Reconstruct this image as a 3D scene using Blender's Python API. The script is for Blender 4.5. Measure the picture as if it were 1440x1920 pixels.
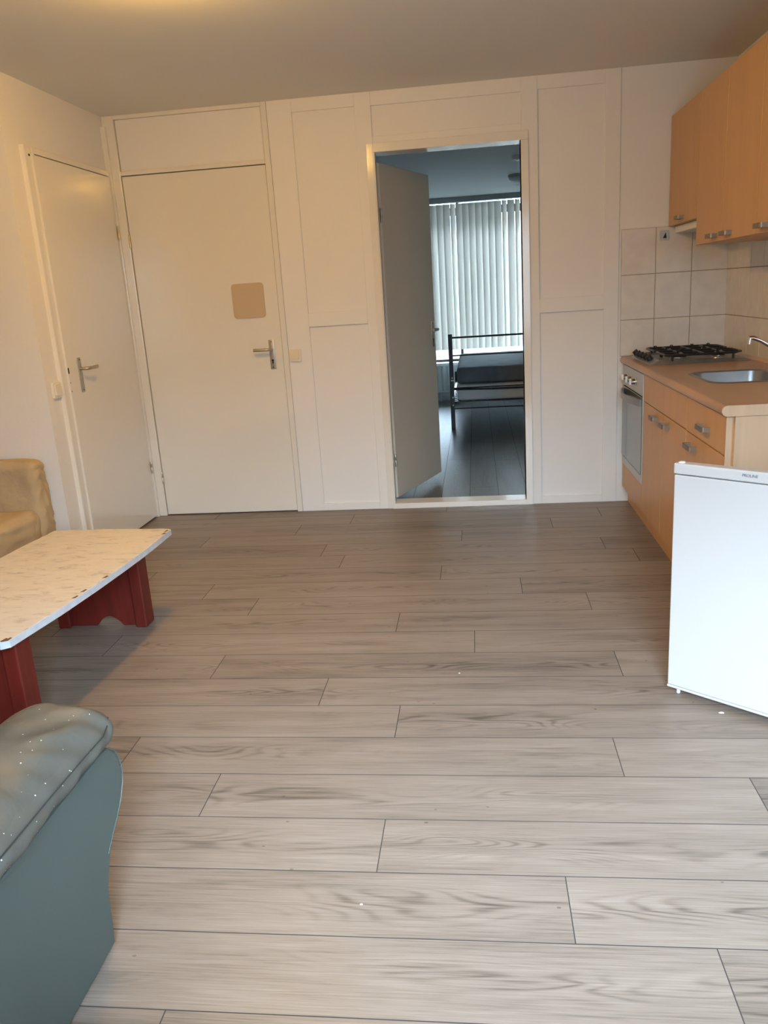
import bpy, bmesh, math, random
from mathutils import Vector, Matrix, noise
random.seed(7)
for o in list(bpy.data.objects): bpy.data.objects.remove(o)
S = bpy.context.scene
COL = S.collection
PI = math.pi

# ------------------------------------------------------------------ camera
cam = bpy.data.cameras.new('camera')
cam.sensor_fit = 'VERTICAL'; cam.sensor_height = 36; cam.lens = 36 * 1507.9 / 1920
cam.clip_start = 0.02
camo = bpy.data.objects.new('camera', cam); COL.objects.link(camo)
R3 = Matrix(((0.9922235512, 0.0314840351, 0.1204208453),
             (0.1076586702, 0.2684583340, -0.9572563573),
             (-0.0624662722, 0.9627766503, 0.2629811522)))
camo.matrix_world = Matrix.Translation((2.15327, -4.97401, 1.34422)) @ R3.to_4x4()
S.camera = camo

# ------------------------------------------------------------------ view, sky, lights
S.view_settings.view_transform = 'Standard'
S.view_settings.look = 'None'
S.view_settings.exposure = 0.84
S.view_settings.gamma = 1.0
SKY = 50.0
LAMP = 185.0
W = bpy.data.worlds.new('world'); S.world = W; W.use_nodes = True
bg = W.node_tree.nodes['Background']
wt_ = W.node_tree; tcw = wt_.nodes.new('ShaderNodeTexCoord'); sxw = wt_.nodes.new('ShaderNodeSeparateXYZ'); rw = wt_.nodes.new('ShaderNodeValToRGB')
wt_.links.new(tcw.outputs['Generated'], sxw.inputs[0]); wt_.links.new(sxw.outputs[2], rw.inputs[0]); wt_.links.new(rw.outputs[0], bg.inputs[0])
az = wt_.nodes.new('ShaderNodeMapRange')          # added sky falloff: full on the living-room side (-y), dimmed to darken the bedroom
az.inputs[1].default_value = -.3; az.inputs[2].default_value = .3; az.inputs[3].default_value = SKY; az.inputs[4].default_value = SKY * .60
wt_.links.new(sxw.outputs[1], az.inputs[0]); wt_.links.new(az.outputs[0], bg.inputs[1])
def skyc(k): return (.66 * k, .87 * k, 1.08 * k, 1)
ew = rw.color_ramp.elements      # street and houses below, dull near the horizon, bright overcast sky above
ew[0].position = 0.0; ew[0].color = skyc(.055); ew[1].position = 1.0; ew[1].color = skyc(1.0)
for p_, k_ in ((.06, .07), (.25, .33), (.5, .9)): ew.new(p_).color = skyc(k_)

def portal(name, loc, rot, sx, sy):
    l = bpy.data.lights.new(name, 'AREA'); l.shape = 'RECTANGLE'; l.size = sx; l.size_y = sy
    l.cycles.is_portal = True
    o = bpy.data.objects.new(name, l); COL.objects.link(o); o.location = loc; o.rotation_euler = rot

REAR = -5.15          # y of the rear wall, behind the camera
WINB = (1.70, 3.0, 0.75, 2.15)
WINC = (1.15, 4.15, 0.47, 2.36)   # bedroom, at y = BY
BY = 5.08
for n, (a, b, c, d) in (('daylight_portal', WINB),):
    portal(n, ((a + b) / 2, REAR - .12, (c + d) / 2), (PI / 2, 0, 0), b - a, d - c)
portal('daylight_portal', ((WINC[0] + WINC[1]) / 2, BY + .14, (WINC[2] + WINC[3]) / 2), (-PI / 2, 0, 0), WINC[1] - WINC[0], WINC[3] - WINC[2])

# ------------------------------------------------------------------ materials
MATS = {}
def mat(name, col, rough=.5, metal=0., bump=0., bscale=40., bdist=.001, var=0., vscale=3., spec=.5, emis=None, trans=0., coat=0., vcol=None, stretch=None):
    m = bpy.data.materials.new(name); m.use_nodes = True
    nt = m.node_tree; n = nt.nodes; L = nt.links; p = n['Principled BSDF']
    p.inputs['Base Color'].default_value = (*col, 1); p.inputs['Roughness'].default_value = rough
    p.inputs['Metallic'].default_value = metal; p.inputs['Specular IOR Level'].default_value = spec
    p.inputs['Transmission Weight'].default_value = trans; p.inputs['Coat Weight'].default_value = coat
    tc = n.new('ShaderNodeTexCoord'); mp = n.new('ShaderNodeMapping'); L.new(tc.outputs['Object'], mp.inputs[0])
    if stretch: mp.inputs['Scale'].default_value = stretch
    if var:
        t = n.new('ShaderNodeTexNoise'); t.inputs['Scale'].default_value = vscale; t.inputs['Detail'].default_value = 6
        L.new(mp.outputs[0], t.inputs['Vector'])
        r = n.new('ShaderNodeMapRange'); r.inputs[1].default_value = .3; r.inputs[2].default_value = .7
        L.new(t.outputs[0], r.inputs[0])
        x = n.new('ShaderNodeMix'); x.data_type = 'RGBA'
        v = vcol if vcol else tuple(c * (1 - var) for c in col)
        x.inputs[6].default_value = (*col, 1); x.inputs[7].default_value = (*v, 1)
        L.new(r.outputs[0], x.inputs[0]); L.new(x.outputs[2], p.inputs['Base Color'])
    if bump:
        t = n.new('ShaderNodeTexNoise'); t.inputs['Scale'].default_value = bscale; t.inputs['Detail'].default_value = 4
        L.new(mp.outputs[0], t.inputs['Vector'])
        b = n.new('ShaderNodeBump'); b.inputs['Strength'].default_value = bump; b.inputs['Distance'].default_value = bdist
        L.new(t.outputs[0], b.inputs['Height']); L.new(b.outputs[0], p.inputs['Normal'])
    if emis:
        p.inputs['Emission Color'].default_value = (*emis[:3], 1); p.inputs['Emission Strength'].default_value = emis[3]
    MATS[name] = m
    return m

M_wall = mat('white_wall_paint', (.80, .775, .74), .75, bump=.35, bscale=90, bdist=.002)
M_ceil = mat('ceiling_paint', (.80, .785, .73), .9, bump=.3, bscale=150, bdist=.001)
M_panel = mat('satin_white_panel_paint', (.80, .775, .735), .55, bump=.15, bscale=60, bdist=.001)
M_gloss = mat('gloss_white_door_paint', (.80, .765, .69), .09, bump=.5, bscale=170, bdist=.0005, spec=.85)
M_leaf = mat('bedroom_door_paint', (.86, .76, .60), .35, bump=.2, bscale=130, bdist=.0005)
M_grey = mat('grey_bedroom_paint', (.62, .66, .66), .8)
M_beigeplate = mat('beige_plastic_plate', (.56, .43, .29), .55)
M_switch = mat('cream_switch_plastic', (.78, .69, .53), .35)
M_wswitch = mat('white_switch_plastic', (.80, .74, .64), .35)
M_alu = mat('brushed_aluminium', (.50, .46, .40), .42, .85, bump=.1, bscale=300, bdist=.0002)
M_steel = mat('stainless_steel', (.33, .33, .33), .33, .7, var=.15, vscale=8)
M_steelm = mat('matt_steel_panel', (.55, .55, .53), .45, .8)
M_chrome = mat('chrome', (.8, .8, .8), .08, 1.0)
M_black = mat('black_enamel', (.012, .012, .014), .35)
M_dark = mat('dark_gap', (.02, .016, .012), .8)
M_ovglass = mat('grey_mirror_oven_glass', (.20, .225, .225), .12, .35, spec=.8)
M_beech = mat('beech_laminate', (.60, .33, .13), .38, var=.10, vscale=2.2, stretch=(9, 9, .8), bump=.08, bscale=300, bdist=.0003)
M_beechend = mat('pale_beech_edge', (.66, .43, .265), .45, var=.14, vscale=2, stretch=(14, 14, .6))
M_worktop = mat('wood_print_worktop', (.50, .30, .17), .32, var=.22, vscale=3, stretch=(3, .9, 3), bump=.1, bscale=200, bdist=.0002)
M_worktope = mat('worktop_edge', (.62, .41, .25), .35, var=.15, vscale=3, stretch=(3, .9, 3))
M_tile = mat('marbled_tile_glaze', (.76, .70, .62), .18, var=.10, vscale=14, bump=.05, bscale=20, bdist=.001)
M_grout = mat('tile_grout', (.36, .31, .25), .9)
M_fridge = mat('white_fridge_enamel', (.525, .50, .48), .3)
M_fridgei = mat('white_fridge_liner', (.80, .82, .82), .5)
M_white = mat('plain_white_plastic', (.82, .82, .80), .4)
M_ink = mat('grey_print', (.10, .10, .12), .5)
M_red = mat('dark_red_stained_wood', (.16, .016, .010), .42, var=.35, vscale=6, stretch=(6, 6, .8), bump=.15, bscale=60, bdist=.0005)
M_bedblk = mat('black_bed_metal', (.012, .012, .013), .4, .2)
M_mattg = mat('grey_mattress_cover', (.20, .215, .235), .85, var=.25, vscale=9, bump=.6, bscale=14, bdist=.012)
M_mattw = mat('white_mattress', (.82, .80, .76), .9, bump=.3, bscale=30, bdist=.004)
M_rad = mat('radiator_enamel', (.62, .68, .66), .5)
M_sill = mat('white_sill_paint', (.78, .82, .82), .5)
M_cloth = mat('beige_slipcover_cotton', (.52, .385, .22), .95, bump=.5, bscale=22, bdist=.012, var=.12, vscale=5)
M_brass = mat('worn_hinge_metal', (.62, .55, .42), .35, .9)
M_wframe = mat('black_window_frame', (.015, .015, .017), .4)
M_wwhite = mat('white_window_frame', (.8, .8, .8), .4)
M_crumb = mat('paper_crumb', (.8, .78, .72), .9)
M_lamp = mat('lit_lamp_glass', (.9, .8, .6), .4, emis=(1.0, .545, .10, LAMP))
M_shade = mat('frosted_lamp_shade', (.42, .46, .46), .5)

def glass(name):
    m = bpy.data.materials.new(name); m.use_nodes = True; nt = m.node_tree; nt.nodes.clear()
    o = nt.nodes.new('ShaderNodeOutputMaterial'); a = nt.nodes.new('ShaderNodeBsdfTransparent'); b = nt.nodes.new('ShaderNodeBsdfGlossy')
    b.inputs['Roughness'].default_value = .02; f = nt.nodes.new('ShaderNodeFresnel'); x = nt.nodes.new('ShaderNodeMixShader')
    f.inputs[0].default_value = 1.3
    nt.links.new(f.outputs[0], x.inputs[0]); nt.links.new(a.outputs[0], x.inputs[1]); nt.links.new(b.outputs[0], x.inputs[2]); nt.links.new(x.outputs[0], o.inputs[0])
    return m
M_glass = glass('window_glass')

def slat_mat():
    m = bpy.data.materials.new('translucent_blind_fabric'); m.use_nodes = True; nt = m.node_tree; nt.nodes.clear()
    o = nt.nodes.new('ShaderNodeOutputMaterial'); a = nt.nodes.new('ShaderNodeBsdfDiffuse'); b = nt.nodes.new('ShaderNodeBsdfTranslucent')
    a.inputs[0].default_value = (.60, .57, .50, 1); b.inputs[0].default_value = (.50, .48, .43, 1)
    x = nt.nodes.new('ShaderNodeMixShader'); x.inputs[0].default_value = .10
    nt.links.new(a.outputs[0], x.inputs[1]); nt.links.new(b.outputs[0], x.inputs[2]); nt.links.new(x.outputs[0], o.inputs[0])
    return m
M_slat = slat_mat()

def leather():
    m = mat('worn_blue_grey_leather', (.11, .12, .115), .56, bump=.6, bscale=13, bdist=.007)
    nt = m.node_tree; n = nt.nodes; L = nt.links; p = n['Principled BSDF']
    tc = n.new('ShaderNodeTexCoord')
    # worn brown patches
    t = n.new('ShaderNodeTexNoise'); t.inputs['Scale'].default_value = 5.0; t.inputs['Detail'].default_value = 5; L.new(tc.outputs['Object'], t.inputs['Vector'])
    r = n.new('ShaderNodeMapRange'); r.inputs[1].default_value = .5; r.inputs[2].default_value = .72; L.new(t.outputs[0], r.inputs[0])
    x = n.new('ShaderNodeMix'); x.data_type = 'RGBA'; x.inputs[6].default_value = (.088, .086, .073, 1); x.inputs[7].default_value = (.15, .112, .078, 1)
    L.new(r.outputs[0], x.inputs[0])
    # paint specks
    v = n.new('ShaderNodeTexVoronoi'); v.inputs['Scale'].default_value = 55; L.new(tc.outputs['Object'], v.inputs['Vector'])
    t2 = n.new('ShaderNodeTexNoise'); t2.inputs['Scale'].default_value = 7; L.new(tc.outputs['Object'], t2.inputs['Vector'])
    lt = n.new('ShaderNodeMath'); lt.operation = 'LESS_THAN'; lt.inputs[1].default_value = .075; L.new(v.outputs['Distance'], lt.inputs[0])
    gt = n.new('ShaderNodeMath'); gt.operation = 'GREATER_THAN'; gt.inputs[1].default_value = .47; L.new(t2.outputs[0], gt.inputs[0])
    mu = n.new('ShaderNodeMath'); mu.operation = 'MULTIPLY'; L.new(lt.outputs[0], mu.inputs[0]); L.new(gt.outputs[0], mu.inputs[1])
    y = n.new('ShaderNodeMix'); y.data_type = 'RGBA'; y.inputs[7].default_value = (.75, .8, .78, 1)
    L.new(mu.outputs[0], y.inputs[0]); L.new(x.outputs[2], y.inputs[6]); L.new(y.outputs[2], p.inputs['Base Color'])
    return m
M_leather = leather()
M_leath2 = mat('smooth_blue_grey_leather', (.068, .088, .079), .5, bump=.15, bscale=180, bdist=.0006, var=.12, vscale=3)

def tabletop():
    m = mat('worn_marble_print_tabletop', (.72, .64, .53), .5)
    nt = m.node_tree; n = nt.nodes; L = nt.links; p = n['Principled BSDF']
    tc = n.new('ShaderNodeTexCoord'); mp = n.new('ShaderNodeMapping'); mp.inputs['Scale'].default_value = (6, 16, 6); mp.inputs['Rotation'].default_value = (0, 0, .35)
    L.new(tc.outputs['Object'], mp.inputs[0])
    t = n.new('ShaderNodeTexNoise'); t.inputs['Scale'].default_value = 1.7; t.inputs['Detail'].default_value = 9; t.inputs['Roughness'].default_value = .7; t.inputs['Distortion'].default_value = .8
    L.new(mp.outputs[0], t.inputs['Vector'])
    c = n.new('ShaderNodeValToRGB'); e = c.color_ramp.elements
    e[0].position = .30; e[0].color = (.34, .30, .26, 1); e[1].position = .45; e[1].color = (.63, .57, .48, 1)
    q = c.color_ramp.elements.new(.65); q.color = (.68, .62, .53, 1)
    L.new(t.outputs[0], c.inputs[0]); L.new(c.outputs[0], p.inputs['Base Color'])
    return m
M_top = tabletop()
M_topedge = mat('chipped_pale_edge_band', (.62, .66, .70), .5, var=.55, vscale=26, vcol=(.50, .53, .56))

def floor_mat(name, c1, c2, gapc, rough):
    """grey oak print: UV x runs along the plank, UV y across it, one plank = one island"""
    m = bpy.data.materials.new(name); m.use_nodes = True
    nt = m.node_tree; n = nt.nodes; L = nt.links; p = n['Principled BSDF']
    uv = n.new('ShaderNodeUVMap'); uv.uv_map = 'plank'
    at = n.new('ShaderNodeAttribute'); at.attribute_name = 'tone'
    sx = n.new('ShaderNodeSeparateXYZ'); L.new(uv.outputs[0], sx.inputs[0])
    def mth(op, a, b=None, c=None):
        k = n.new('ShaderNodeMath'); k.operation = op
        for i, v in enumerate((a, b, c)):
            if v is None: continue
            if isinstance(v, (int, float)): k.inputs[i].default_value = v
            else: L.new(v, k.inputs[i])
        return k.outputs[0]
    def nz(sx_, sy_, det, rou=.5, dis=0.):
        mp = n.new('ShaderNodeMapping'); mp.inputs['Scale'].default_value = (sx_, sy_, 1); L.new(uv.outputs[0], mp.inputs[0])
        t = n.new('ShaderNodeTexNoise'); t.inputs['Scale'].default_value = 1; t.inputs['Detail'].default_value = det
        t.inputs['Roughness'].default_value = rou; t.inputs['Distortion'].default_value = dis
        L.new(mp.outputs[0], t.inputs['Vector']); return t.outputs[0]
    big = nz(1.4, 9.0, 1.2, .5, .25)
    # distance to the plank centre line is stored as UV y mod 1 (planks sit at whole numbers + .5 +- .1)
    fr = mth('FRACT', sx.outputs[1]); dc = mth('ABSOLUTE', mth('SUBTRACT', fr, .5))
    f = mth('ADD', mth('MULTIPLY', big, 1.0), mth('MULTIPLY', dc, 2.2))
    ring = mth('SINE', mth('MULTIPLY', f, 120.0))
    ring = mth('POWER', mth('MULTIPLY_ADD', ring, .5, .5), 2.6)
    mask = nz(1.7, 7, 2)
    mask = mth('SMOOTH_MIN', mth('MAXIMUM', mth('MULTIPLY_ADD', mask, 5, -1.9), 0), 1, .2)
    core = mth('MAXIMUM', mth('MULTIPLY_ADD', dc, -16, 1.15), 0)
    core = mth('MINIMUM', core, 1)
    ring = mth('MULTIPLY', mth('MULTIPLY', ring, mask), core)
    streak = nz(5, 260, 3, .7)
    soft = nz(1.6, 16, 4, .6)
    tone = mth('MULTIPLY_ADD', at.outputs['Fac'], .26, -.13)
    v = mth('ADD', mth('MULTIPLY', mth('SUBTRACT', streak, .5), 1.5), mth('MULTIPLY', mth('SUBTRACT', soft, .5), 1.25))
    v = mth('ADD', v, tone)
    v = mth('SUBTRACT', v, mth('MULTIPLY', ring, .46))
    # small dark specks
    vo = n.new('ShaderNodeTexVoronoi'); vo.inputs['Scale'].default_value = 11
    mpp = n.new('ShaderNodeMapping'); mpp.inputs['Scale'].default_value = (.6, 1, 1); L.new(uv.outputs[0], mpp.inputs[0]); L.new(mpp.outputs[0], vo.inputs['Vector'])
    sp = mth('LESS_THAN', vo.outputs['Distance'], .035)
    v = mth('SUBTRACT', v, mth('MULTIPLY', sp, .5))
    v = mth('MULTIPLY_ADD', v, .8, .5)
    r = n.new('ShaderNodeValToRGB'); e = r.color_ramp.elements
    e[0].position = 0; e[0].color = (*[c * .42 for c in c2], 1); e[1].position = 1; e[1].color = (*c1, 1)
    q = r.color_ramp.elements.new(.45); q.color = (*c2, 1)
    L.new(v, r.inputs[0]); L.new(r.outputs[0], p.inputs['Base Color'])
    p.inputs['Roughness'].default_value = rough; p.inputs['Specular IOR Level'].default_value = .45
    b = n.new('ShaderNodeBump'); b.inputs['Strength'].default_value = .35; b.inputs['Distance'].default_value = .0006
    L.new(mth('SUBTRACT', mth('MULTIPLY', streak, .6), ring), b.inputs['Height']); L.new(b.outputs[0], p.inputs['Normal'])
    return m
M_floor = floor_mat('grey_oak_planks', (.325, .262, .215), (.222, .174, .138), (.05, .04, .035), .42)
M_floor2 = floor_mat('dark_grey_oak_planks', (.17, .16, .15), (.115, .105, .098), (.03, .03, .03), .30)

# ------------------------------------------------------------------ mesh helpers
WM = {}       # world matrix of every parent, kept by name
def link(name, bm, m, parent=None, smooth=False, kind=None, label=None, cat=None, group=None, origin=None):
    me = bpy.data.meshes.new(name)
    bmesh.ops.recalc_face_normals(bm, faces=bm.faces[:])
    if parent is not None: wm = WM[parent.name]
    else:
        if origin is None:
            xs = [v.co for v in bm.verts]
            lo = Vector((min(c[i] for c in xs) for i in range(3))); hi = Vector((max(c[i] for c in xs) for i in range(3)))
            origin = Vector(((lo.x + hi.x) / 2, (lo.y + hi.y) / 2, lo.z))
        wm = Matrix.Translation(origin)
    bmesh.ops.transform(bm, matrix=wm.inverted(), verts=bm.verts[:])
    bm.to_mesh(me); bm.free()
    for mm in (m if isinstance(m, (list, tuple)) else [m]): me.materials.append(mm)
    if smooth:
        for p in me.polygons: p.use_smooth = True
        try: me.set_sharp_from_angle(angle=math.radians(38))
        except Exception: pass
    o = bpy.data.objects.new(name, me); COL.objects.link(o)
    if parent is not None: o.parent = parent
    else: o.matrix_world = wm
    WM[o.name] = wm
    tag(o, kind, label, cat, group)
    return o
def tag(o, kind=None, label=None, cat=None, group=None):
    if kind: o['kind'] = kind
    if label: o['label'] = label
    if cat: o['category'] = cat
    if group: o['group'] = group
def thing(name, loc, label, cat, kind=None, group=None, rotz=0):
    o = bpy.data.objects.new(name, None); COL.objects.link(o); o.empty_display_size = .1
    o.matrix_world = Matrix.Translation(loc) @ Matrix.Rotation(rotz, 4, 'Z'); WM[o.name] = o.matrix_world.copy()
    tag(o, kind, label, cat, group); return o

def box(bm, x0, x1, y0, y1, z0, z1, bev=0, seg=2, mi=0):
    r = bmesh.ops.create_cube(bm, size=1)
    vs = r['verts']
    for v in vs: v.co = Vector(((x0 + x1) / 2 + v.co.x * (x1 - x0), (y0 + y1) / 2 + v.co.y * (y1 - y0), (z0 + z1) / 2 + v.co.z * (z1 - z0)))
    fs = set(f for v in vs for f in v.link_faces)
    for f in fs: f.material_index = mi
    if bev:
        es = list(set(e for v in vs for e in v.link_edges))
        bmesh.ops.bevel(bm, geom=es, offset=bev, segments=seg, affect='EDGES', profile=.5)
    return bm
def B(x0, x1, y0, y1, z0, z1, bev=0, seg=2): return box(bmesh.new(), x0, x1, y0, y1, z0, z1, bev, seg)
def prism(bm, pts, axis, a, b, bev=0, mi=0):
    """extrude a polygon; axis 'x': pts=(y,z), 'y': pts=(x,z), 'z': pts=(x,y)"""
    def P(p, t): return {'x': (t, p[0], p[1]), 'y': (p[0], t, p[1]), 'z': (p[0], p[1], t)}[axis]
    va = [bm.verts.new(P(p, a)) for p in pts]; vb = [bm.verts.new(P(p, b)) for p in pts]
    n = len(pts); fs = [bm.faces.new(va), bm.faces.new(vb[::-1])]
    for i in range(n): fs.append(bm.faces.new((va[i], vb[i], vb[(i + 1) % n], va[(i + 1) % n])))
    for f in fs: f.material_index = mi
    if bev:
        es = set(fs[0].edges) | set(fs[1].edges)
        bmesh.ops.bevel(bm, geom=list(es), offset=bev, segments=2, affect='EDGES', profile=.5)
    return bm
def tube(bm, pts, r, seg=12, cap=True, close=False):
    pts = [Vector(p) for p in pts]; rings = []; n = len(pts)
    up = None
    for i, p in enumerate(pts):
        a = pts[i - 1] if (i > 0 or close) else p; b = pts[(i + 1) % n] if (i < n - 1 or close) else p
        d = (b - a).normalized()
        if up is None:
            up = Vector((0, 0, 1)) if abs(d.z) < .9 else Vector((1, 0, 0))
        s = d.cross(up).normalized(); up = s.cross(d).normalized()
        rr = r[i] if isinstance(r, (list, tuple)) else r
        rings.append([bm.verts.new(p + (s * math.cos(2 * PI * k / seg) + up * math.sin(2 * PI * k / seg)) * rr) for k in range(seg)])
    for i in range(n if close else n - 1):
        A, C = rings[i], rings[(i + 1) % n]
        for k in range(seg): bm.faces.new((A[k], A[(k + 1) % seg], C[(k + 1) % seg], C[k]))
    if cap and not close: bm.faces.new(rings[0][::-1]); bm.faces.new(rings[-1])
    return bm
def lathe(bm, prof, c, seg=32, axis='z'):
    c = Vector(c); rings = []
    for r, h in prof:
        ring = []
        for k in range(seg):
            a = 2 * PI * k / seg; u, v = r * math.cos(a), r * math.sin(a)
            d = {'z': (u, v, h), 'x': (h, u, v), 'y': (u, h, v)}[axis]
            ring.append(bm.verts.new(c + Vector(d)))
        rings.append(ring)
    for A, C in zip(rings, rings[1:]):
        for k in range(seg): bm.faces.new((A[k], A[(k + 1) % seg], C[(k + 1) % seg], C[k]))
    bm.faces.new(rings[0][::-1]); bm.faces.new(rings[-1]); return bm
def rrect(x0, x1, y0, y1, r, n=6):
    out = []
    for cx, cy, a0 in ((x1 - r, y1 - r, 0), (x0 + r, y1 - r, 90), (x0 + r, y0 + r, 180), (x1 - r, y0 + r, 270)):
        for k in range(n + 1):
            a = math.radians(a0 + 90 * k / n); out.append((cx + r * math.cos(a), cy + r * math.sin(a)))
    return out
def soft(x0, x1, y0, y1, z0, z1, r, cuts=26, puff=(0, 0, 0), amp=0., fs=6., seed=0, squash=None):
    """rounded, puffed, slightly wrinkled upholstery block"""
    bm = bmesh.new(); bmesh.ops.create_cube(bm, size=2)
    bmesh.ops.subdivide_edges(bm, edges=bm.edges[:], cuts=cuts, use_grid_fill=True)
    h = Vector(((x1 - x0) / 2, (y1 - y0) / 2, (z1 - z0) / 2)); c = Vector(((x1 + x0) / 2, (y1 + y0) / 2, (z1 + z0) / 2))
    rr = min(r, min(h))
    for v in bm.verts:
        u = v.co.copy()
        # denser sampling near the rims
        u = Vector([math.sin(k * PI / 2) if abs(k) < 1 else k for k in u])
        p = Vector((u.x * h.x, u.y * h.y, u.z * h.z))
        q = Vector([max(-(h[i] - rr), min(h[i] - rr, p[i])) for i in range(3)]); d = p - q
        if d.length > 1e-9: p = q + d.normalized() * rr
        nrm = d.normalized() if d.length > 1e-9 else Vector((0, 0, 1))
        for i in range(3):
            j, k = (i + 1) % 3, (i + 2) % 3
            if puff[i]: p[i] += math.copysign(1, u[i]) * abs(u[i]) ** 2 * puff[i] * (1 - u[j] ** 2) * (1 - u[k] ** 2)
        w = p + c
        if amp: w = w + nrm * amp * (noise.noise(Vector((w.x * fs, w.y * fs, w.z * fs + seed))) + .5 * noise.noise(Vector((w.x * fs * 2.3, w.y * fs * 2.3, w.z * fs * 2.3 + seed))))
        v.co = w
    if squash:
        for v in bm.verts: v.co = squash(v.co)
    return bm

# ------------------------------------------------------------------ the setting: floors
def planks(name, m, x0, x1, y0, y1, base, pitch, joints, length, along='x', z=0.0, label='', seed=3):
    rnd = random.Random(seed); bm = bmesh.new()
    uvl = bm.loops.layers.uv.new('plank'); tl = bm.verts.layers.float.new('tone')
    g = .0013
    k0 = math.floor((y0 - base) / pitch); k1 = math.ceil((y1 - base) / pitch)
    for k in range(k0, k1):
        a = max(y0, base + k * pitch); b = min(y1, base + (k + 1) * pitch)
        if b - a < .003: continue
        j0 = joints.get(k, rnd.uniform(x0, x0 + length))
        while j0 > x0: j0 -= length
        x = j0
        while x < x1:
            s, e = max(x, x0), min(x + length, x1)
            if e - s > .003:
                off = rnd.uniform(0, 400); row = rnd.randint(0, 300); tone = rnd.random()
                co = [(s + g, a + g), (e - g, a + g), (e - g, b - g), (s + g, b - g)]
                vs = []
                for (px, py) in co:
                    w = (px, py, z) if along == 'x' else (py, px, z)
                    vv = bm.verts.new(w); vv[tl] = tone; vs.append(vv)
                f = bm.faces.new(vs if along == 'x' else vs[::-1])
                mid = base + (k + .5) * pitch
                for lp, (px, py) in zip(f.loops if along == 'x' else list(f.loops)[::-1], co):
                    lp[uvl].uv = (off + px, row + .5 + (py - mid))
            x += length
    # dark groove bed and slab under the boards
    w = (x0, x1, y0, y1) if along == 'x' else (y0, y1, x0, x1)
    box(bm, w[0], w[1], w[2], w[3], z - .06, z - .0009, mi=1)
    me = bpy.data.meshes.new(name)
    for f in bm.faces:
        if f.material_index == 0 and f.normal.z < 0: f.normal_flip()
    bm.normal_update()
    for f in bm.faces:
        if f.material_index == 0 and f.normal.z < 0: f.normal_flip()
    bm.to_mesh(me); bm.free(); me.materials.append(m); me.materials.append(M_groove)
    o = bpy.data.objects.new(name, me); COL.objects.link(o); tag(o, 'structure', label, 'floor'); return o
M_groove = mat('plank_groove', (.055, .045, .04), .9)
JO = {-1: 2.606, 0: 2.321, 1: 1.875, 2: 1.362, 3: 2.526, 4: 1.861, 5: 1.58, 6: 2.627, 7: 2.11, 8: 1.788, 9: 2.603, 10: 2.325, -2: 1.5}
planks('floor', M_floor, -1.15, 3.594, REAR, .12, -3.556, .2017, JO, 1.497, label='grey oak plank floor of the living room and kitchen')
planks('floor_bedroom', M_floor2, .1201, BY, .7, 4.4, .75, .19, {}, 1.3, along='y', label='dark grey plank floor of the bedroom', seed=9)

# ------------------------------------------------------------------ walls and ceiling
H = 2.442
HB_ = 2.343
def st(name, bm, m, label, cat='wall', **k): return link(name, bm, m, kind='structure', label=label, cat=cat, **k)
st('ceiling', B(-1.25, 3.7, REAR - .1, .12, H, H + .1), M_ceil, 'plain off-white ceiling over the living room', 'ceiling')
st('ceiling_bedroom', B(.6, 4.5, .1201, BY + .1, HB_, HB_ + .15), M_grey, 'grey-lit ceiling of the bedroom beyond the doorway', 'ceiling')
bm = bmesh.new()
box(bm, -.1, 1.0, .055, .12, 0, H); box(bm, .995, 1.6, .012, .12, 0, H); box(bm, 1.6, 2.437, .012, .12, 2.122, H)
box(bm, 2.437, 2.99, .012, .12, 0, H); box(bm, 2.985, 3.7, .006, .12, 0, H)
st('wall_back', bm, M_panel, 'white panelled partition wall with two doors, facing the camera')
bm = bmesh.new()
box(bm, -.12, 0, -1.12, -.99, 0, H); box(bm, -.12, 0, -.99, 0.055, 2.14, H); box(bm, -.12, -.035, -.99, 0.055, 0, 2.14)
st('wall_left', bm, M_wall, 'cream-lit white wall around the left door')
st('wall_alcove', B(-1.25, -.1201, -1.12, -1.0, 0, H), M_wall, 'white wall beside the arm of the slipcovered sofa')
st('wall_far_left', B(-1.25, -1.15, REAR, -1.12, 0, H), M_wall, 'white far left wall of the living room')
st('wall_right', B(3.594, 3.7, REAR, .006, 0, H), M_wall, 'white right wall behind the kitchen')
bm = bmesh.new()
def wall_holes(bm, x0, x1, y0, y1, z0, z1, holes):
    xs = sorted(holes); cur = x0
    for a, b, c, d in xs:
        box(bm, cur, a, y0, y1, z0, z1); box(bm, a, b, y0, y1, z0, c); box(bm, a, b, y0, y1, d, z1); cur = b
    box(bm, cur, x1, y0, y1, z0, z1)
wall_holes(bm, -1.25, 3.7, REAR - .1, REAR, 0, H, [WINB])
st('wall_rear', bm, M_wall, 'white window wall behind the camera')
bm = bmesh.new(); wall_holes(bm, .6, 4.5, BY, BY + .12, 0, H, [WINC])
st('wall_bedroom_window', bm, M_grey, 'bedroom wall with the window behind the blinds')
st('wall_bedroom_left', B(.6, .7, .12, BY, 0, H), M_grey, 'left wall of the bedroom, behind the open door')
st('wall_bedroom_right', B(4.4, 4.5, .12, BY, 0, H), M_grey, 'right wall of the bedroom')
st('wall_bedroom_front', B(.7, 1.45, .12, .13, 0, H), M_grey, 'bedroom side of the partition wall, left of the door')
st('wall_bedroom_entry', B(2.6, 4.4, .12, .13, 0, H), M_grey, 'bedroom side of the partition wall, right of the door')

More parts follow.
